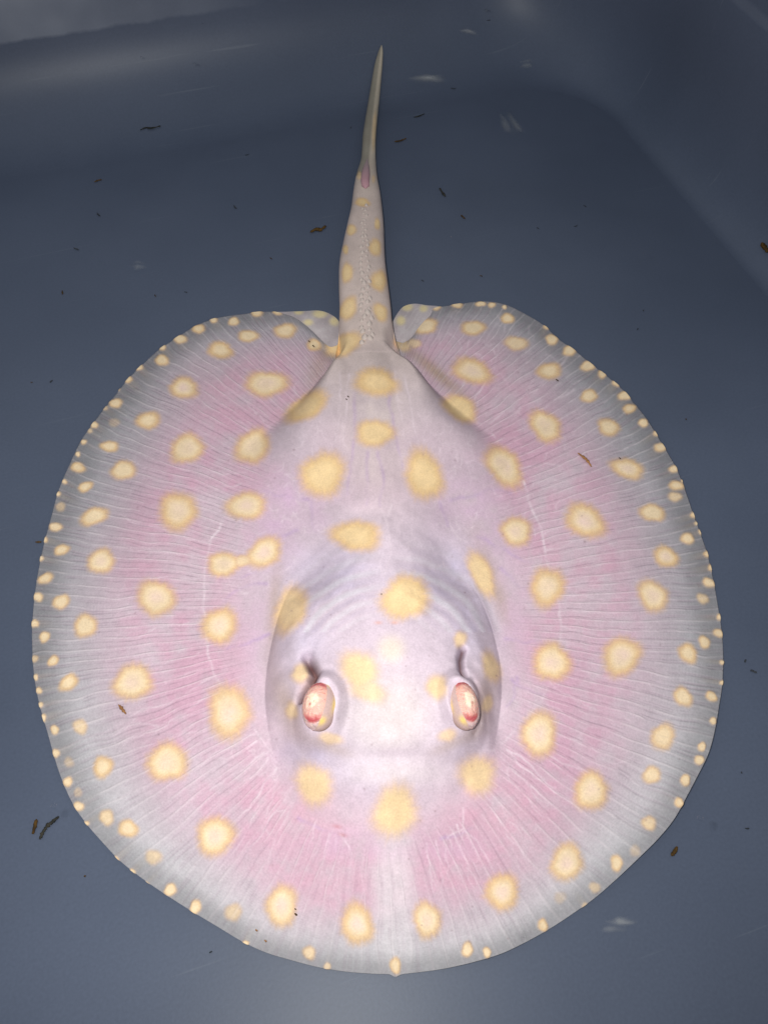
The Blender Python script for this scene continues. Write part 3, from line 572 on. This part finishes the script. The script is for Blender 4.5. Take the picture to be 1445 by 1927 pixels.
def skin_material(name='ray_skin', rays=True):
    m, nt, lk, bsdf = material(name)
    at = lambda n: node(nt, 'ShaderNodeAttribute', attribute_name=n)
    c = at('skin').outputs['Color']
    tcn = nt.new('ShaderNodeTexCoord'); ob = tcn.outputs['Object']
    nz = node(nt, 'ShaderNodeTexNoise'); nz.inputs['Scale'].default_value = 1500; nz.inputs['Detail'].default_value = 3; lk.new(ob, nz.inputs['Vector'])
    nzr = node(nt, 'ShaderNodeMapRange'); lk.new(nz.outputs['Fac'], nzr.inputs[0]); nzr.inputs[1].default_value = 0.25; nzr.inputs[2].default_value = 0.75; nzr.inputs[3].default_value = 0.90; nzr.inputs[4].default_value = 1.08
    c = mix_color(nt, lk, 1.0, c, nzr.outputs[0], 'MULTIPLY')
    height = math_node(nt, lk, 'MULTIPLY', nz.outputs['Fac'], 0.35)
    if rays:
        fr = at('fin_ray').outputs['Fac']; reach = at('reach').outputs['Fac']; pat = at('pattern').outputs['Fac']
        def lines(x, sharp):
            a = math_node(nt, lk, 'ABSOLUTE', math_node(nt, lk, 'SUBTRACT', math_node(nt, lk, 'FRACT', x), 0.5))   # 0 at the line
            mr = node(nt, 'ShaderNodeMapRange', interpolation_type='SMOOTHSTEP'); lk.new(a, mr.inputs[0]); mr.inputs[1].default_value = sharp; mr.inputs[2].default_value = 0.0; return mr.outputs[0]
        half = lines(math_node(nt, lk, 'MULTIPLY', fr, 0.72), 0.17); full = lines(fr, 0.24)
        gate = node(nt, 'ShaderNodeMapRange', interpolation_type='SMOOTHSTEP'); lk.new(reach, gate.inputs[0]); gate.inputs[1].default_value = 0.43; gate.inputs[2].default_value = 0.58
        outer = node(nt, 'ShaderNodeMapRange', interpolation_type='SMOOTHSTEP'); lk.new(reach, outer.inputs[0]); outer.inputs[1].default_value = 0.68; outer.inputs[2].default_value = 0.88
        br = node(nt, 'ShaderNodeTexNoise'); br.inputs['Scale'].default_value = 130; br.inputs['Detail'].default_value = 3; lk.new(ob, br.inputs['Vector'])
        brr = node(nt, 'ShaderNodeMapRange'); lk.new(br.outputs['Fac'], brr.inputs[0]); brr.inputs[1].default_value = 0.40; brr.inputs[2].default_value = 0.66
        ln = math_node(nt, lk, 'MAXIMUM', math_node(nt, lk, 'MULTIPLY', half, gate.outputs[0]), math_node(nt, lk, 'MULTIPLY', full, outer.outputs[0]))
        ln = math_node(nt, lk, 'MULTIPLY', ln, math_node(nt, lk, 'ADD', math_node(nt, lk, 'MULTIPLY', brr.outputs[0], 0.88), 0.12))
        clear = math_node(nt, lk, 'SUBTRACT', 1.0, math_node(nt, lk, 'MULTIPLY', pat, 0.9))
        ln = math_node(nt, lk, 'MULTIPLY', ln, clear)
        c = mix_color(nt, lk, math_node(nt, lk, 'MULTIPLY', ln, 0.28), c, (0.40, 0.28, 0.37, 1))
        li = math_node(nt, lk, 'MULTIPLY', math_node(nt, lk, 'MULTIPLY', lines(math_node(nt, lk, 'ADD', math_node(nt, lk, 'MULTIPLY', fr, 0.72), 0.32), 0.16), gate.outputs[0]), math_node(nt, lk, 'MULTIPLY', math_node(nt, lk, 'SUBTRACT', 1.0, brr.outputs[0]), clear))
        c = mix_color(nt, lk, math_node(nt, lk, 'MULTIPLY', li, 0.28), c, (0.82, 0.74, 0.79, 1))
        # cross weave of the outer fin
        cr = lines(math_node(nt, lk, 'MULTIPLY', reach, 120.0), 0.40)
        cr = math_node(nt, lk, 'MULTIPLY', math_node(nt, lk, 'MULTIPLY', cr, outer.outputs[0]), math_node(nt, lk, 'MULTIPLY', clear, brr.outputs[0]))
        c = mix_color(nt, lk, math_node(nt, lk, 'MULTIPLY', cr, 0.16), c, (0.28, 0.27, 0.33, 1))
        height = math_node(nt, lk, 'ADD', height, math_node(nt, lk, 'SUBTRACT', li, ln))
        lk.new(at('opacity').outputs['Fac'], bsdf.inputs['Alpha'])
    lk.new(c, bsdf.inputs['Base Color'])
    bsdf.inputs['Roughness'].default_value = 0.5; bsdf.inputs['Specular IOR Level'].default_value = 0.12
    b = nt.new('ShaderNodeBump'); b.inputs['Strength'].default_value = 0.6; b.inputs['Distance'].default_value = 0.0004
    lk.new(height, b.inputs['Height']); lk.new(b.outputs[0], bsdf.inputs['Normal'])
    return m
SKIN = skin_material(); PLAIN = skin_material('fin_skin', rays=False)

ray = bpy.data.objects.new('stingray', None); COL.objects.link(ray); ray.empty_display_size = 0.05
tag(ray, 'pale pink and lilac stingray with round yellow spots lying in the tub', 'stingray')
body = link('body', body_me, SKIN, ray)

# pelvic fins that show beside the tail root, under the disc
def pelvic(pts, spots):
    pl = P(*np.array(pts, float).T, 0.001); loop = catmull(pl, 8); c = loop.mean(0); n = len(loop); K = 14
    v, cc = [], []
    for k in range(K + 1):
        f = k / K
        for q in loop:
            p = c + (q - c) * f; v.append((p[0], p[1], 0.0006 + 0.0016 * (1 - f * f)))
    v = np.array(v); qx, qy = to_px(v[:, 0], v[:, 1], v[:, 2])
    cl = np.repeat(lin(196,186,192)[None], len(v), 0) * (1 + 0.25 * N1.fbm(qx / 14, qy / 14, 3))[:, None]
    st = np.exp(-((N2(qx / 9 + 0.6 * qy / 9, qy / 40)) / 0.16) ** 2) * 0.35; cl = cl + (lin(222,218,220) - cl) * st[:, None]
    for x, y, a, b in spots:
        m = np.exp(-(((qx - x) / a) ** 2 + ((qy - y) / b) ** 2) ** 2); cl = cl + (lin(240,224,180) - cl) * m[:, None]
    f = []
    for k in range(K):
        for j in range(n):
            j2 = (j + 1) % n; f.append((k * n + j, (k + 1) * n + j, (k + 1) * n + j2, k * n + j2))
    me = mesh('pelvic_fin', v, f); put_color(me, 'skin', cl * 0.84); return link('pelvic_fin', me, PLAIN, ray)
pelvic([(490,600),(510,587),(540,585),(570,584),(600,583),(622,590),(638,604),(655,640),(620,665),(580,650),(545,620)], [(602,590,14,8),(629,604,9,9),(562,587,9,5),(580,606,9,6)])
pelvic([(740,602),(748,588),(760,575),(780,570),(803,573),(830,577),(845,600),(805,640),(776,665),(735,655),(725,630)], [(766,577,11,8),(797,580,8,7),(754,603,9,9)])

# eyes
def eye(sgn):
    e = EYES[sgn]; zc = float(relief(np.array([e[0]]), np.array([e[1]]), np.array([0.1]))[0])
    cx, cy = e; a, b = EYE_AX[sgn][:2]; h = 0.0058
    nu, nv = 96, 60; v, f, cc = [], [], []
    for i in range(nv + 1):
        t = math.pi * i / nv
        for j in range(nu):
            p = 2 * math.pi * j / nu
            ux, uy, uz = math.sin(t) * math.cos(p), math.cos(t), math.sin(t) * math.sin(p)
            wr = 1 + 0.012 * float(1 - abs(N2.fbm(np.array([ux * 4.2 + 3 * sgn]), np.array([uy * 3.4 + uz * 2]), 3)[0]) * 4) ; v.append((a * ux * wr, b * uy * wr, h * uz * wr)); cc.append((ux * sgn, uy, uz))
    for i in range(nv):
        for j in range(nu):
            k = (j + 1) % nu; f.append((i * nu + j, (i + 1) * nu + j, (i + 1) * nu + k, i * nu + k))
    cc = np.array(cc); o_, b_, z_ = cc[:, 0], cc[:, 1], cc[:, 2]           # outward, along, up
    ax = np.array([0.30, 0.0, 0.95]); ax /= np.linalg.norm(ax); fx = o_ * 0.95 - z_ * 0.30
    rr = np.hypot(fx / 0.78, b_ / 0.86); front = (o_ * ax[0] + z_ * ax[2]) > 0
    n = N1.fbm(o_ * 5 + sgn, b_ * 5, 3)
    c = np.repeat(lin(226,196,196)[None], len(cc), 0)
    iris = (1 - sm(0.92, 1.04, rr)) * front
    c = C(iris, c, lin(236,186,174))
    c = C(iris * sm(0.62, 0.86, rr) * sm(0.42, 0.72, np.abs(b_)) * (1 - sm(0.95, 1.05, rr)), c, lin(196,96,102))
    c = C(iris * (1 - sm(0.30, 0.62, np.hypot(fx / 0.8 - 0.12, b_ / 0.62 + 0.05) + 0.25 * n)), c, lin(255,232,212))
    sw = np.abs(np.sin(7.5 * np.hypot(fx - 0.25, b_ * 0.8 + 0.06) + 3.2 * n)) ; c = C(iris * (1 - sm(0.0, 0.20, sw)) * 0.55, c, lin(206,112,104))
    c = C(iris * np.exp(-((fx - 0.18) / 0.10) ** 2 - ((b_ + 0.18) / 0.06) ** 2) * 0.8, c, lin(176,64,64))
    me = mesh('eye', v, f); put_color(me, 'skin', c * 0.9)
    m, nt, lk, bsdf = material('eye_surface'); lk.new(node(nt, 'ShaderNodeAttribute', attribute_name='skin').outputs['Color'], bsdf.inputs['Base Color'])
    bsdf.inputs['Roughness'].default_value = 0.38; bsdf.inputs['Specular IOR Level'].default_value = 0.25
    tcn = nt.new('ShaderNodeTexCoord'); nz = nt.new('ShaderNodeTexNoise'); nz.inputs['Scale'].default_value = 420; nz.inputs['Detail'].default_value = 4; nz.inputs['Distortion'].default_value = 1.5; lk.new(tcn.outputs['Object'], nz.inputs['Vector'])
    bp = nt.new('ShaderNodeBump'); bp.inputs['Strength'].default_value = 0.55; bp.inputs['Distance'].default_value = 0.0012; lk.new(nz.outputs['Fac'], bp.inputs['Height']); lk.new(bp.outputs[0], bsdf.inputs['Normal'])
    bsdf.inputs['Subsurface Weight'].default_value = 0.2; bsdf.inputs['Subsurface Scale'].default_value = 0.002
    o = link('eye', me, m, ray); o.location = (cx, cy, zc - 0.0032); o.rotation_euler = (0, 0, R(-8) if sgn < 0 else R(12))
    # lid: skin shell over the inner side of the eyeball
    v, f, lc = [], [], []; K, J = 18, 60
    for k in range(K + 1):
        for j in range(J + 1):
            t = math.pi * (0.02 + 0.96 * j / J); p = math.pi * (0.63 + 0.45 * k / K)
            edge = 0.12 * math.sin(t) ** 2 * (1 - k / K); p = p - math.pi * 0.10 * (1 - math.sin(t)) * (1 - k / K) + edge * 0.2
            g = 1.008 + 0.075 * math.sin(math.pi / 2 * k / K) * math.sin(t) ** 0.7
            v.append((sgn * a * g * math.sin(t) * math.cos(p), b * g * math.cos(t), h * g * math.sin(t) * math.sin(p)))
            bb = math.cos(t); kk = k / K
            y = math.exp(-((bb - 0.0) / 0.30) ** 2 - ((kk - 0.42) / 0.12) ** 2) + math.exp(-((bb - 0.8) / 0.14) ** 2 - ((kk - 0.2) / 0.2) ** 2) + math.exp(-((bb + 0.72) / 0.15) ** 2 - ((kk - 0.15) / 0.2) ** 2)
            base = lin(206,178,176) * (1 - min(y, 1)) + lin(246,214,130) * min(y, 1); br = math.exp(-((kk - 0.95) / 0.25) ** 2) * 0.4
            lc.append(base * (1 - br) + lin(190,164,140) * br)
    for k in range(K):
        for j in range(J):
            q = (k * (J + 1) + j, k * (J + 1) + j + 1, (k + 1) * (J + 1) + j + 1, (k + 1) * (J + 1) + j); f.append(q if sgn > 0 else q[::-1])
    me = mesh('eyelid', v, f); put_color(me, 'skin', np.array(lc) * 0.86); link('eyelid', me, PLAIN, o)
for sgn in (-1, 1): eye(sgn)

# sting sheath on the tail
def top_of_tail(px, py):
    x, y = P(px, py, 0.012); i = int(np.argmin(np.abs(tc[:, 1] - y))); return x, y, i
def sting():
    pts = [(688,362,0.0),(688,356,6.0),(687,345,7.0),(688,330,7.0),(689,315,5.5),(690,303,3.0),(691,292,0.6)]; v, f, cl = [], [], []
    for a, b, w in pts:
        x, y, i = top_of_tail(a, b); ring_top = TV[i * NTA:(i + 1) * NTA, 2].max(); ww = w * 0.36e-3
        for j in range(16):
            t = 2 * math.pi * j / 16; v.append((x + ww * math.cos(t), y, ring_top + 0.0002 + 0.62 * ww * math.sin(t))); cl.append(lin(204,160,172) * (1 - sm(355, 300, b)) + lin(180,160,166) * sm(355, 300, b))
    for i in range(len(pts) - 1):
        for j in range(16): k = (j + 1) % 16; f.append((i * 16 + j, i * 16 + k, (i + 1) * 16 + k, (i + 1) * 16 + j)[::-1])
    me = mesh('tail_sting', v, f); put_color(me, 'skin', np.array(cl) * 0.86); o = link('tail_sting', me, PLAIN, ray); o['label'] = 'pink sheathed sting lying along the tail'
sting()

# thorns along the middle of the tail
def thorn_mesh():
    v, f = [], []; n = 10
    for r, z, sh in ((1.15, -0.3, 0), (0.95, 0.15, 0.05), (0.55, 0.6, 0.25), (0.12, 0.95, 0.6)):
        for j in range(n): a = 2 * math.pi * j / n; v.append((r * math.cos(a), r * 1.25 * math.sin(a) + sh, z))
    for i in range(3):
        for j in range(n): k = (j + 1) % n; f.append((i * n + j, i * n + k, (i + 1) * n + k, (i + 1) * n + j))
    f.append(tuple(range(3 * n, 4 * n))); me = mesh('thorn', v, f)
    m, nt, lk, bsdf = material('thorn_enamel'); nz = nt.new('ShaderNodeTexNoise'); nz.inputs['Scale'].default_value = 3
    lk.new(mix_color(nt, lk, nz.outputs['Fac'], (0.46, 0.39, 0.37, 1), (0.60, 0.53, 0.50, 1)), bsdf.inputs['Base Color']); bsdf.inputs['Roughness'].default_value = 0.5; bsdf.inputs['Specular IOR Level'].default_value = 0.2
    me.materials.append(m); return me
TH = thorn_mesh()
for k in range(54):
    f = k / 53; py = 398 + 262 * f; cx = np.interp(py, [370, 500, 640], [686, 686, 690]); off = (-1 if k % 2 else 1) * (3 + 6 * f) * rr_.uniform(0.3, 1.3)
    x, y, i = top_of_tail(cx + off, py + rr_.uniform(-2, 2)); sec = TV[i * NTA:(i + 1) * NTA]; top = sec[sec[:, 2] > sec[:, 2].mean()]
    z = float(np.interp(x, *(np.array(sorted(zip(top[:, 0], top[:, 2]))).T)))
    o = link('thorn', TH, None, ray); r = (0.0009 + 0.0006 * f) * rr_.uniform(0.6, 1.1); o.location = (x, y, z); o.scale = (r, r, r * 0.9); o.rotation_euler = (0, 0, rr_.uniform(-.4, .4))

# ------------------------------------------------------------------ scraps on the tub floor, on the fish and on the water
def scrap_material(name, c0, c1):
    m, nt, lk, bsdf = material(name); tcn = nt.new('ShaderNodeTexCoord')
    n = nt.new('ShaderNodeTexNoise'); n.inputs['Scale'].default_value = 700; lk.new(tcn.outputs['Object'], n.inputs['Vector'])
    r = nt.new('ShaderNodeMapRange'); lk.new(n.outputs['Fac'], r.inputs[0]); r.inputs[1].default_value = .35; r.inputs[2].default_value = .65
    lk.new(mix_color(nt, lk, r.outputs[0], (*c0, 1), (*c1, 1)), bsdf.inputs['Base Color']); bsdf.inputs['Roughness'].default_value = 0.8; bsdf.inputs['Specular IOR Level'].default_value = 0.1
    return m
DARK = scrap_material('dark_waste', (0.020, 0.022, 0.022), (0.045, 0.042, 0.034)); BROWN = scrap_material('brown_waste', (0.10, 0.055, 0.015), (0.045, 0.028, 0.012)); FAINT = scrap_material('faint_waste', (0.030, 0.036, 0.045), (0.05, 0.055, 0.065)); TAN = scrap_material('tan_waste', (0.40, 0.20, 0.08), (0.26, 0.13, 0.06))
def surf_z(x, y):
    d = np.hypot(verts[:nd:3, 0] - x, verts[:nd:3, 1] - y); i = int(d.argmin()); return float(verts[:nd:3, 2][i]) if d[i] < 0.0012 else 0.0
def scrap(name, pts, w, mat, label, cat, group=None, on_fish=False):
    """a crumbly thread through the photo points, w = half thickness in photo pixels"""
    z0 = 0.03 if on_fish else 0.0
    q = [P(a, b, 0.008) if on_fish else on_tub(a, b)[:2] for a, b in pts]
    if on_fish:
        for _ in range(4): q = [P(a, b, surf_z(*qq)) for (a, b), qq in zip(pts, q)]
    r = w * 0.22e-3; c = catmull(q, 8, closed=False) if len(q) > 2 else np.array([q[0] * (1 - t) + q[1] * t for t in np.linspace(0, 1, 9)])
    base = c[0].copy(); v, f = [], []; n = 8; z = (max(surf_z(*p) for p in q) if on_fish else max(tub_z(p) for p in q))
    for i, p in enumerate(c):
        fr = i / (len(c) - 1); d = c[min(i + 1, len(c) - 1)] - c[max(i - 1, 0)]; d = d / (np.linalg.norm(d) + 1e-12); k = (0.25 + 0.9 * math.sin(math.pi * min(max(fr, 0.03), 0.97)) ** 0.5) * rr_.uniform(0.6, 1.25)
        for j in range(n):
            a = 2 * math.pi * j / n; rj = r * k * rr_.uniform(0.75, 1.2)
            v.append((p[0] - base[0] - d[1] * rj * math.cos(a), p[1] - base[1] + d[0] * rj * math.cos(a), r * 0.75 + rj * 0.7 * math.sin(a)))
    for i in range(len(c) - 1):
        for j in range(n): k = (j + 1) % n; f.append((i * n + j, i * n + k, (i + 1) * n + k, (i + 1) * n + j))
    f.append(tuple(reversed(range(n)))); f.append(tuple(range((len(c) - 1) * n, len(c) * n)))
    o = link(name, mesh(name, v, f), mat); o.location = (base[0], base[1], z + 0.0002); return tag(o, label, cat, group)
scrap('waste_strand', [(76,1581),(82,1568),(90,1556),(100,1548),(112,1538)], 3.0, DARK, 'long dark grey waste strand lying beside a short tan one near the fin', 'debris')
scrap('waste_strand', [(63,1571),(66,1560),(70,1543)], 3.0, BROWN, 'short tan waste piece lying beside the long dark strand', 'debris')
scrap('waste_strand', [(265,247),(275,241),(285,244),(303,239)], 2.6, DARK, 'dark zigzag waste strand at the foot of the back wall', 'debris')
scrap('waste_strand', [(584,439),(595,433),(603,434),(613,427)], 4.2, BROWN, 'orange brown waste crumb on the tub floor beside the tail', 'debris')
scrap('waste_strand', [(827,355),(832,363),(838,371)], 2.8, DARK, 'dark forked waste crumb on the floor right of the sting', 'debris')
scrap('waste_strand', [(742,267),(752,266),(764,261)], 2.4, BROWN, 'thin brown curved waste shred beside the thin end of the tail', 'debris')
scrap('waste_strand', [(778,221),(788,219),(799,214)], 1.8, DARK, 'thin dark curved waste shred beside the thin end of the tail', 'debris')
scrap('waste_strand', [(1262,1612),(1268,1604),(1273,1595)], 3.0, BROWN, 'small brown waste flake on the floor beside the front of the fin', 'debris')
scrap('waste_strand', [(1432,460),(1436,470),(1440,482)], 6.0, BROWN, 'ragged brown waste clump on the floor towards the right wall', 'debris')
scrap('waste_strand', [(224,1328),(231,1336),(238,1345)], 2.4, TAN, 'thin tan waste thread lying on the fin below a yellow spot', 'debris', on_fish=True)
scrap('waste_strand', [(1087,854),(1096,861),(1104,868),(1112,880)], 2.6, TAN, 'orange waste thread lying on the rear of the fin', 'debris', on_fish=True)
SPECK = [(185,341,8),(186,404,6),(144,469,6),(118,551,6),(97,718,5),(443,390,6),(871,409,7),(1417,1265,7),(1402,1245,5),(73,1021,6),(1083,425,4),(853,167,5),(510,487,3),(465,291,4),(397,1793,4),(905,520,3),(795,529,3),
         (1012,430,3),(293,557,4),(350,550,3),(1100,388,4),(1290,790,2),(1395,1455,3),(1405,1560,4),(160,1650,2),(1200,620,2),(1210,585,2),(60,720,2),(920,38,5),(660,240,3)]
for k, (x, y, L) in enumerate(SPECK):
    a = rr_.uniform(0, 3.14); scrap('waste_speck', [(x - L * math.cos(a), y - L * .6 * math.sin(a)), (x + rr_.uniform(-1, 1), y + rr_.uniform(-1, 1)), (x + L * math.cos(a), y + L * .6 * math.sin(a))], max(1.1, L * 0.27), FAINT if k % 3 else BROWN,
        'tiny dark speck of waste on the bare tub floor', 'debris', 'specks on the tub floor')
for k, (x, y, L) in enumerate([(582,643,3),(590,652,3.5),(655,747,3),(652,752,2.5),(557,1722,4),(556,1712,2.5),(483,1752,3.5),(500,1772,3.5),(1048,716,4),(1166,863,3)]):
    scrap('waste_speck', [(x - L * .6, y - L * .5), (x, y), (x + L * .6, y + L * .5)], L * 0.32, TAN if y > 1740 else BROWN, 'tiny dark speck of waste sticking to the stingray skin', 'debris', 'specks on the stingray', on_fish=True)

# thin translucent whitish patches, and bubbles
def smudge(px, py, a, b, rot, label, st=0.5):
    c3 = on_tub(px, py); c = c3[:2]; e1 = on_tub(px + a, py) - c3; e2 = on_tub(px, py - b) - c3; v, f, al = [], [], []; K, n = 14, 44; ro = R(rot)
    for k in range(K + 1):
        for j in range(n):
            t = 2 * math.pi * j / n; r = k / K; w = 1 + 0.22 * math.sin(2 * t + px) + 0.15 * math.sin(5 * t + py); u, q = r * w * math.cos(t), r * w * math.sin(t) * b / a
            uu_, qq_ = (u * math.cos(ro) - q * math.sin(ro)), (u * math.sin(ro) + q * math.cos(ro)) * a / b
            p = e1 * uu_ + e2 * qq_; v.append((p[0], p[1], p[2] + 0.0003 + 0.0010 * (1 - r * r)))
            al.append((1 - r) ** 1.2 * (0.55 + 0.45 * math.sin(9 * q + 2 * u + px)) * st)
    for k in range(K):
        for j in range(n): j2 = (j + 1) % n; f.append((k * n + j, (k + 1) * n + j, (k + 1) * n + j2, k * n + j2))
    me = mesh('pale_smudge', v, f); put_float(me, 'opacity', al); o = link('pale_smudge', me, SMUDGE); o.location = (c[0], c[1], c3[2] + 0.0006); tag(o, label, 'smudge', 'whitish patches on the tub floor')
SMUDGE, _nt, _lk, _b = material('smudge_surface'); _n = _nt.new('ShaderNodeTexNoise'); _n.inputs['Scale'].default_value = 300
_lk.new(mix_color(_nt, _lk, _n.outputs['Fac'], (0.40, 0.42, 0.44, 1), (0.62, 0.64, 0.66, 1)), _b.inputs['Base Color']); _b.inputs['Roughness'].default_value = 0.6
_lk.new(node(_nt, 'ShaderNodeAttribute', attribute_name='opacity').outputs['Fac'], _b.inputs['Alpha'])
smudge(1162, 1741, 34, 16, 0, 'whitish patch on the floor beside the front edge of the fin')
smudge(960, 236, 34, 14, -50, 'whitish slanted patch on the floor near the right wall', .45)
smudge(806, 150, 32, 14, 5, 'whitish flat patch on the floor beside the tail tip', .5)
smudge(1064, 80, 20, 10, 55, 'narrow whitish patch near the back corner', .45)
smudge(991, 122, 18, 8, 15, 'small whitish patch between the corner and the slanted patch', .4)
smudge(882, 62, 16, 10, 0, 'small whitish patch below the bubble by the back wall', .4)
smudge(262, 502, 18, 8, 10, 'faint whitish patch on the floor left of the tail', .3)

BUB = bpy.data.materials.new('bubble_skin'); BUB.use_nodes = True; _nt, _lk = BUB.node_tree.nodes, BUB.node_tree.links; _nt.remove(_nt['Principled BSDF'])
_t = _nt.new('ShaderNodeBsdfTransparent'); _t.inputs[0].default_value = (0.96, 0.97, 0.98, 1); _g = _nt.new('ShaderNodeBsdfGlossy'); _g.inputs['Roughness'].default_value = 0.05; _f = _nt.new('ShaderNodeFresnel'); _f.inputs[0].default_value = 1.33
_m = _nt.new('ShaderNodeMixShader'); _lk.new(_f.outputs[0], _m.inputs[0]); _lk.new(_t.outputs[0], _m.inputs[1]); _lk.new(_g.outputs[0], _m.inputs[2]); _lk.new(_m.outputs[0], _nt['Material Output'].inputs['Surface'])
def bubble_mesh():
    v, f = [], []; K, n = 10, 24
    for k in range(K):
        t = math.pi / 2 * k / K
        for j in range(n): a = 2 * math.pi * j / n; v.append((math.cos(t) * math.cos(a), math.cos(t) * math.sin(a), 0.75 * math.sin(t)))
    v.append((0, 0, 0.75))
    for k in range(K - 1):
        for j in range(n): j2 = (j + 1) % n; f.append((k * n + j, k * n + j2, (k + 1) * n + j2, (k + 1) * n + j))
    for j in range(n): f.append(((K - 1) * n + j, (K - 1) * n + (j + 1) % n, K * n))
    me = mesh('bubble', v, f); me.materials.append(BUB); return me
BM = bubble_mesh()
for k, (x, y, r) in enumerate([(914,20,6),(366,121,5),(266,108,3.5),(381,45,4),(41,51,3.5),(102,1518,4),(1317,1541,4),(1210,479,3),(1298,276,2.5),(177,486,2.5),(398,285,3),(960,1750,2.5),(848,447,2.5),(114,288,3)]):
    o = link('bubble', BM); c = P(x, y, WATER_Z); o.location = (c[0], c[1], WATER_Z + 0.0002); r_ = r * 0.22e-3; o.scale = (r_, r_, r_)
    tag(o, 'tiny clear bubble floating on the water', 'bubble', 'bubbles floating on the water')
